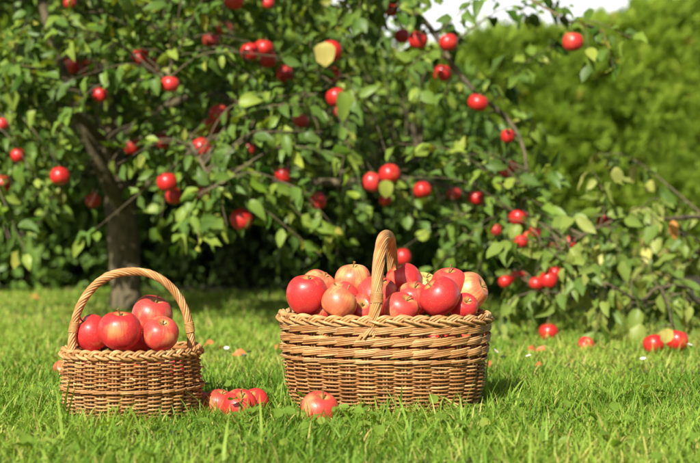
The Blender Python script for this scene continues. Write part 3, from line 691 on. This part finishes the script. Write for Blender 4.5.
def keep1(P_):
    x, y, dep = to_px(P_ + base); tr_ = (np.abs(x - 120) < 17) & (y > 165) & (y < 315)
    def near(x0, y0, x1, y1, w_):
        t = np.clip(((x - x0) * (x1 - x0) + (y - y0) * (y1 - y0)) / ((x1 - x0) ** 2 + (y1 - y0) ** 2), 0, 1)
        return np.hypot(x - x0 - t * (x1 - x0), y - y0 - t * (y1 - y0)) < w_
    bough = near(119, 205, 86, 128, 17) | near(300, 181, 355, 182, 9) | near(395, 180, 470, 193, 9) | near(447, 56, 506, 117, 9) | near(112, 130, 108, 190, 11)
    return ~((tr_ & (rng.random(len(P_)) > 0.15)) | (bough & (rng.random(len(P_)) > 0.15)))
HPX0 = HPX.copy()
_clear = clear_of_apples
def clear_of_apples(pos, size, keep=0.10): return _clear(pos + CUR, size, keep)
CUR = base; n1 = grow(T1, limbs1, tips1, M_leaf, (0.042, 0.092), keep1)
CUR = base2; n2 = grow(T2, limbs2, tips2, M_leaf_pale, (0.048, 0.098), hang=0.95)
# single leaves that catch the eye
def one_leaf(parent, p, d, nor, size, mat, name, rnd=0.5, wr=0.8):
    mb = MB(); add_leaves(mb, np.array([p]), np.array([d]), np.array([nor]), np.array([size]), np.array([rnd]), (wr, wr), (0.3, 0.4), (0.2, 0.3), 'round')
    return mb.build(name, mat, parent)
o = one_leaf(T1, A(325, 42, 4.46) - base, (0, -0.05, -1), (-0.1, -1, 0.2), 0.095, M_yleaf, 'leaf', 0.5, 0.85); o['label'] = 'round pale yellow leaf in front of an apple'
one_leaf(T1, A(341, 91, 4.43) - base, (0.15, -0.1, -1), (0.4, -1, 0.3), 0.115, M_leaf, 'leaf', 0.75, 0.5)
one_leaf(T1, A(386, 180, 4.5) - base, (0.0, -0.1, -1), (0.1, -1, 0.3), 0.07, M_leaf, 'leaf', 0.95, 0.8)
o = one_leaf(T2, A(667, 328, 4.08) - base2, (-0.1, -0.1, -1), (0, -1, 0.3), 0.05, M_yleaf, 'leaf', 0.8, 0.9); o['label'] = 'yellow leaf between two low apples'
o = one_leaf(T2, A(673, 220, 4.5) - base2, (0.05, -0.1, -1), (-0.3, -1, 0.3), 0.08, M_oleaf, 'leaf', 0.8, 0.45); o['label'] = 'orange leaf on the twig'

# ------------------------------------------------------------------ hedge and shrubs
def top_z(x): return 1.50 + 0.27 * np.clip(x - 0.6, -0.7, 2) + 0.85 / (1 + np.exp((x + 0.15) * 6)) + 0.05 * np.sin(2.3 * x) + 0.035 * np.sin(6.1 * x + 1) + 0.02 * np.sin(15 * x)  # rise at the left added to block sky light behind the crown
def front_y(x, z): return 9.05 + 0.09 * np.sin(2.1 * x + 1.3 * z) + 0.07 * np.sin(5.3 * x - 3.1 * z) + 0.05 * np.sin(11 * x + 7 * z) + 0.03 * np.sin(17 * x - 13 * z + 2) + 0.025 * np.sin(29 * z + 8 * x) + 0.10 * z * z
HG = empty('thuja_hedge', (0.4, 9.3, 0)); hb = np.array(HG.location)
tag(HG, 'clipped yellow-green thuja hedge closing off the garden behind the trees', 'hedge')
def hedge():
    n = 52000; x = rng.uniform(-4.6, 4.8, n); tz = top_z(x); z = rng.uniform(0.02, 1, n) ** 0.9 * tz
    y = front_y(x, z) + np.abs(rng.normal(0, 0.05, n)) - 0.03
    m = 7000; xt = rng.uniform(-4.6, 4.8, m); zt = top_z(xt) + rng.normal(0.0, 0.05, m); yt = front_y(xt, zt) + rng.uniform(0, 0.6, m)
    x, y, z = np.r_[x, xt], np.r_[y, yt], np.r_[z, zt]; n = len(x); top = np.r_[np.zeros(n - m), np.ones(m)]
    d = nrm(np.stack([rng.normal(0, 0.42, n), -0.62 * (1 - 0.6 * top) + rng.normal(0, 0.35, n), 0.85 + 0.4 * top + rng.normal(0, 0.4, n)], -1))
    nor = nrm(rng.normal(size=(n, 3)) * 0.55 + np.array((-0.3, -0.75, 0.6))); nor = nrm(nor - d * np.sum(nor * d, -1, keepdims=True)); s_ = np.cross(nor, d)
    size = rng.uniform(0.09, 0.18, n); rnd = np.clip(rng.beta(2, 2, n) * 0.85 + 0.12 * np.sin(3 * x + 5 * z), 0, 0.97); rnd[rng.random(n) < 0.012] = 1
    P0 = np.stack([x, y, z], -1) - hb; mb = MB()
    # a spray: central shoot and side shoots, each a narrow tapering blade
    for (b0, ang, ln, wd) in ((0.0, 0.0, 1.0, 0.10), (0.1, 0.55, 0.6, 0.09), (0.15, -0.55, 0.6, 0.09), (0.38, 0.5, 0.5, 0.08), (0.38, -0.5, 0.5, 0.08), (0.62, 0.42, 0.36, 0.07), (0.62, -0.42, 0.36, 0.07)):
        dd = d * math.cos(ang) + s_ * math.sin(ang); ee = np.cross(nor, dd); o_ = P0 + d * (b0 * size)[:, None]
        droop = nor * (0.08 * size)[:, None] * R01(-1, 1); q = (size * wd * 0.5)[:, None]; l_ = (size * ln)[:, None]
        v = np.stack([o_ - ee * q * 0.5, o_ + ee * q * 0.5, o_ + dd * l_ * 0.55 + ee * q + droop, o_ + dd * l_ * 0.55 - ee * q + droop, o_ + dd * l_], 1)
        k = (np.arange(n) * 5)[:, None]
        mb.add(v.reshape(-1, 3), np.concatenate([k + np.array([0, 1, 2, 3])]), np.repeat(rnd, 5), np.ones(n * 5))
        mb.f.append((k + np.array([3, 2, 4])) + mb.n - n * 5)
    mb.build('foliage', M_thuja, HG)
    # dark bumpy solid added inside the hedge to block the sky behind
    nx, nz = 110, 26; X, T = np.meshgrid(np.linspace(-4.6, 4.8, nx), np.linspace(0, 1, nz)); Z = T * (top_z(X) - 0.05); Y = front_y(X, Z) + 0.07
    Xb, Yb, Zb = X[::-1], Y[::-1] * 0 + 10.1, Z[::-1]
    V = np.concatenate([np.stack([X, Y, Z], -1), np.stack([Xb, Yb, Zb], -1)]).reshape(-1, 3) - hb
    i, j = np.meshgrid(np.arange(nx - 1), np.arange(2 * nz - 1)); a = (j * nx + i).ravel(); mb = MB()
    mb.add(V, np.stack([a, a + 1, a + nx + 1, a + nx], -1)); mb.build('sky_block_core', M_core, HG)
hedge()

def shrub(label, c, rad, n, mat, lr, name='garden_shrub', shade=(0, 1)):
    root = empty(name, (c[0], c[1], 0)); tag(root, label, 'shrub', 'shrubs in the bed behind the apple tree')
    v = nrm(rng.normal(size=(n, 3))); rr = rng.uniform(0.35, 1, n) ** 0.45
    lob = 1 + 0.16 * np.sin(5 * v[:, 0] + c[0] * 7) * np.sin(4 * v[:, 2] + 1) + 0.10 * np.sin(9 * v[:, 0] - 6 * v[:, 2])
    p = v * np.array(rad) * (rr * lob)[:, None]; p[:, 2] += rad[2] * 0.70; ok = p[:, 2] > 0.03; p, v = p[ok], v[ok]; k = len(p)
    d = nrm(v * 0.6 + rng.normal(size=(k, 3)) * 0.6 + np.array((0, -0.2, 0.0))); nor = nrm(rng.normal(size=(k, 3)) * 0.5 + np.array((-0.1, -0.4, 0.8)) + v * 0.3)
    mb = MB(); add_leaves(mb, p, d, nor, rng.uniform(*lr, k), rng.uniform(*shade, k), (0.42, 0.6)); mb.build('foliage', mat, root)
    st = MB()
    for q in range(9):
        e = np.array((R01(-1, 1) * rad[0] * 0.7, R01(-1, 1) * rad[1] * 0.7, rad[2] * R01(1.0, 1.6)))
        tube(st, spline([(R01(-1, 1) * 0.05, R01(-1, 1) * 0.05, -0.02), e * np.array((0.4, 0.4, 0.5)), e], 12), np.linspace(0.011, 0.004, 12), 6)
    st.build('stems', M_twig, root); return root
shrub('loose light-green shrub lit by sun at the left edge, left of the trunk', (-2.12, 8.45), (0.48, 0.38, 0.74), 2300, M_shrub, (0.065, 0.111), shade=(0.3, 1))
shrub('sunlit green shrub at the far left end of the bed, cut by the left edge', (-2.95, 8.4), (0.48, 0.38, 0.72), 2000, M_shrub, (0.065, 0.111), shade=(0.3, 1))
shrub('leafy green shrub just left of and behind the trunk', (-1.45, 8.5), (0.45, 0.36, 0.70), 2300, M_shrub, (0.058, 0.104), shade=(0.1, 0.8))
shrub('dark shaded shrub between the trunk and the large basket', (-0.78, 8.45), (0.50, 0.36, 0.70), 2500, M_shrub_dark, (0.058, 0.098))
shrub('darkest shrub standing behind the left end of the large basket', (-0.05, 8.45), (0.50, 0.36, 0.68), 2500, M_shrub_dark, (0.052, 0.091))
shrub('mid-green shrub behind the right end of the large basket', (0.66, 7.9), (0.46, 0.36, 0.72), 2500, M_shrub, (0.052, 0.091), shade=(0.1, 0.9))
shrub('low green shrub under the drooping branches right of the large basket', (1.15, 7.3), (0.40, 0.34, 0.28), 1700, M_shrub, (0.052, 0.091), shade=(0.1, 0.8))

# ------------------------------------------------------------------ grass
def in_basket(x, y, grow_=0.0):
    def ins(c, rz, a, b, e):
        dx, dy = x - c[0], y - c[1]; X = dx * math.cos(rz) + dy * math.sin(rz); Y = -dx * math.sin(rz) + dy * math.cos(rz)
        return (np.abs(X) / (a + grow_)) ** e + (np.abs(Y) / (b + grow_)) ** e < 1
    return ins(BIG_C, BIG_RZ, 0.233, 0.150, 2.35) | ins(SML_C, SML_RZ, 0.153, 0.130, 2.0)
def blades(mb, n, x0, x1, y0, y1, h, w_, dryf=0.045, tone=0.0):
    x = rng.uniform(x0, x1, n); y = rng.uniform(y0, y1, n)
    clump = 0.5 + 0.5 * np.sin(9 * x + 3 * np.sin(5 * y)) * np.sin(8 * y + 2 * np.sin(7 * x))
    ok = (~in_basket(x, y, 0.004)) & (rng.random(n) < 0.55 + 0.45 * clump) & (y < bed_edge(x) + rng.normal(0, 0.05, n))
    lim = np.abs(x) < 0.33 * y + 0.5
    ok &= lim
    for ax, ay, ar in GROUND_APPLES: ok &= np.hypot(x - ax, y - ay) > ar * 0.85
    x, y, clump = x[ok], y[ok], clump[ok]; n = len(x)
    H = rng.lognormal(math.log(h), 0.38, n) * (0.75 + 0.5 * clump); H = np.clip(H, 0.012, 0.13)
    W = w_ * rng.uniform(0.6, 1.4, n); az = rng.uniform(0, 2 * math.pi, n); lean = rng.uniform(0.1, 0.85, n) ** 1.1; curl = rng.uniform(0.1, 1.0, n)
    dirx, diry = np.cos(az), np.sin(az); face = az + math.pi / 2 + rng.normal(0, 0.5, n)
    sx, sy = np.cos(face), np.sin(face); z0 = lump(x, y) * 0.6 - 0.004
    T = np.array([0, 0.35, 0.7, 1.0]); V = np.zeros((n, 4, 2, 3))
    for k, t in enumerate(T):
        a_ = lean * 0.75 + curl * t * 1.1
        rad = H * t * np.sin(a_) * 0.85; z = H * t * np.cos(a_ * 0.8); wd = W * 0.5 * (1.0, 0.95, 0.62, 0.06)[k]
        for j, sg in enumerate((-1, 1)):
            V[:, k, j, 0] = x + dirx * rad + sg * sx * wd; V[:, k, j, 1] = y + diry * rad + sg * sy * wd; V[:, k, j, 2] = z0 + z
    a = (np.arange(n) * 8)[:, None, None]; q = np.array([(0, 1, 3, 2), (2, 3, 5, 4), (4, 5, 7, 6)])
    rnd = np.clip(rng.beta(2.2, 2.4, n) * 0.9 + tone + 0.22 * np.sin(4.9 * x + 1 + 1.5 * np.sin(3 * y)) * np.sin(4.3 * y + np.sin(5 * x)), 0, 0.95); dry = rng.random(n); rnd[dry < dryf] = rng.uniform(0.93, 1.0, int((dry < dryf).sum()))
    mb.add(V.reshape(-1, 3), (a + q[None]).reshape(-1, 4), np.repeat(rnd, 8), np.ones(n * 8))
g = MB()
blades(g, 95000, -1.35, 1.35, 1.95, 3.7, 0.031, 0.0036, 0.09, tone=0.0)
blades(g, 80000, -1.9, 1.9, 3.6, 5.4, 0.028, 0.0046, 0.11, tone=0.12)
blades(g, 88000, -3.3, 3.1, 5.2, 8.5, 0.028, 0.0062, 0.11, tone=0.14)
blades(g, 1700, -1.3, 1.3, 2.2, 3.3, 0.062, 0.0052, 0.03, tone=0.05)
tag(g.build('grass', M_grass), kind='stuff')
# broad-leaved weeds in the turf
wd_ = MB(); n = 1200
x = rng.uniform(-1.1, 1.1, n); y = rng.uniform(2.3, 3.3, n); ok = (~in_basket(x, y, 0.02)) & (np.sin(4 * x + 1) * np.sin(5 * y) + rng.normal(0, 0.5, n) > 0.2)
x, y = x[ok], y[ok]; n = len(x); p = np.stack([x, y, rng.uniform(0.015, 0.045, n)], -1); az = rng.uniform(0, 6.28, n)
add_leaves(wd_, p, np.stack([np.cos(az), np.sin(az), rng.uniform(0.0, 0.9, n)], -1), np.stack([rng.normal(0, 0.3, n), rng.normal(-0.2, 0.3, n), np.ones(n)], -1), rng.uniform(0.014, 0.034, n), rng.beta(1.5, 2, n), (0.5, 0.8), (0.1, 0.5), (0.0, 0.4), 'round')
tag(wd_.build('weeds', M_weed), kind='stuff')

# ------------------------------------------------------------------ daisies and fallen leaves
def ground_at(px, py):
    a_ = math.atan((py - 231.5) / F_PX) + PITCH; Y = H_CAM / math.tan(a_); return at(px, py, Y)
def daisy_parts():
    pt = MB()
    for k in range(13):
        a_ = 2 * math.pi * k / 13; d = np.array((math.cos(a_), math.sin(a_), 0.12)); s_ = np.array((-math.sin(a_), math.cos(a_), 0))
        pt.add([d * 0.18 - s_ * 0.1, d * 0.18 + s_ * 0.1, d * 0.7 + s_ * 0.2, d * 1.0 + s_ * 0.06, d * 1.0 - s_ * 0.06, d * 0.7 - s_ * 0.2], [[0, 1, 2, 3, 4, 5]])
    ey = MB(); t = np.linspace(0, math.pi / 2, 5); n = 12; th = np.arange(n) * 2 * math.pi / n
    V = np.stack([0.3 * np.cos(t)[:, None] * np.cos(th), 0.3 * np.cos(t)[:, None] * np.sin(th), np.broadcast_to(0.03 + 0.18 * np.sin(t)[:, None], (5, n))], -1)
    i, j = np.meshgrid(np.arange(4), np.arange(n), indexing='ij'); ey.add(V.reshape(-1, 3), np.stack([i * n + j, i * n + (j + 1) % n, (i + 1) * n + (j + 1) % n, (i + 1) * n + j], -1).reshape(-1, 4))
    sm = MB(); tube(sm, spline([(0.3, 0, -4.5), (0.1, 0.1, -2), (0, 0, 0.02)], 8), 0.09, 5)
    return [(q.build(nm, m), nm) for q, nm, m in ((pt, 'petals', M_white), (ey, 'flower_eye', M_yell), (sm, 'stalk', M_gstem))]
DP = daisy_parts()
for px, py, lab in [(226.5, 365.5, 'white daisy right of the small basket, upper of the left two'), (229.5, 370, 'white daisy right of the small basket, lower of the left two'),
    (244, 374, 'white daisy above the windfall apples, lowest of the daisies there'), (249, 370, 'white daisy above the windfall apples, furthest right of the daisies there'),
    (496, 369, 'white daisy beside the large basket\'s right end, beside an orange leaf'), (503, 376, 'small white daisy just below the one beside the orange leaf'),
    (528.5, 374.5, 'white daisy in open lawn right of the large basket, left of two'), (538.5, 376.5, 'white daisy beside an orange petal-like leaf, right of two in open lawn'),
    (615, 367, 'white daisy on the lawn in front of the low right branches'), (643, 378, 'small white daisy alone on the lawn below the two low apples'), (690, 361.5, 'white daisy at the right edge of the lawn below the branches')]:
    p = ground_at(px, py + 6); r = empty('daisy', (p[0], p[1], 0.070)); tag(r, lab, 'daisy', 'daisies in the lawn')
    r.scale = (0.0088,) * 3; r.rotation_euler = (R01(0.3, 0.8), R01(-0.4, 0.3), R01(0, 6))
    for o, nm in DP:
        c = o.copy(); COL.objects.link(c); c.parent = r
for o, nm in DP: bpy.data.objects.remove(o)
for px, py, s_, rn, lab in [(208, 350, 0.05, 0.2, 'reddish fallen leaf on the lawn just beyond the small basket\'s rim'), (239.5, 361, 0.055, 0.5, 'orange fallen leaf above the daisies right of the small basket'),
    (220, 353, 0.035, 1.0, 'yellow fallen leaf near the reddish one beyond the small basket'), (488, 371, 0.045, 0.1, 'red-orange fallen leaf at the large basket\'s right end'),
    (533, 356, 0.05, 0.15, 'red-orange fallen leaf in the lawn under the dark low apple'), (541, 357, 0.04, 0.3, 'smaller orange fallen leaf touching the red-orange one under the dark low apple'),
    (539, 373, 0.035, 0.3, 'small orange fallen leaf behind a daisy in the open lawn'), (524, 389, 0.03, 0.8, 'small brownish-yellow fallen leaf in the open lawn right of the large basket'),
    (276, 352, 0.035, 0.7, 'dull orange fallen leaf by the large basket\'s left end'), (36, 300, 0.06, 1.0, 'faded yellow fallen leaf on the far lawn at the left')]:
    s_ *= 0.75; p = ground_at(px, py + 4); mb = MB(); a_ = R01(0, 6.28)
    add_leaves(mb, np.array([(-0.5 * s_ * math.cos(a_), -0.5 * s_ * math.sin(a_), 0.0)]), np.array([(math.cos(a_), math.sin(a_), 0.15)]), np.array([(R01(-0.3, 0.3), -0.75, 0.8)]), np.array([s_]), np.array([rn]), (0.55, 0.75), (0.5, 1.2), (0.3, 0.8))
    o = mb.build('fallen_leaf', M_oleaf); o.location = (p[0], p[1], 0.035); tag(o, lab, 'leaf', 'fallen leaves on the lawn')
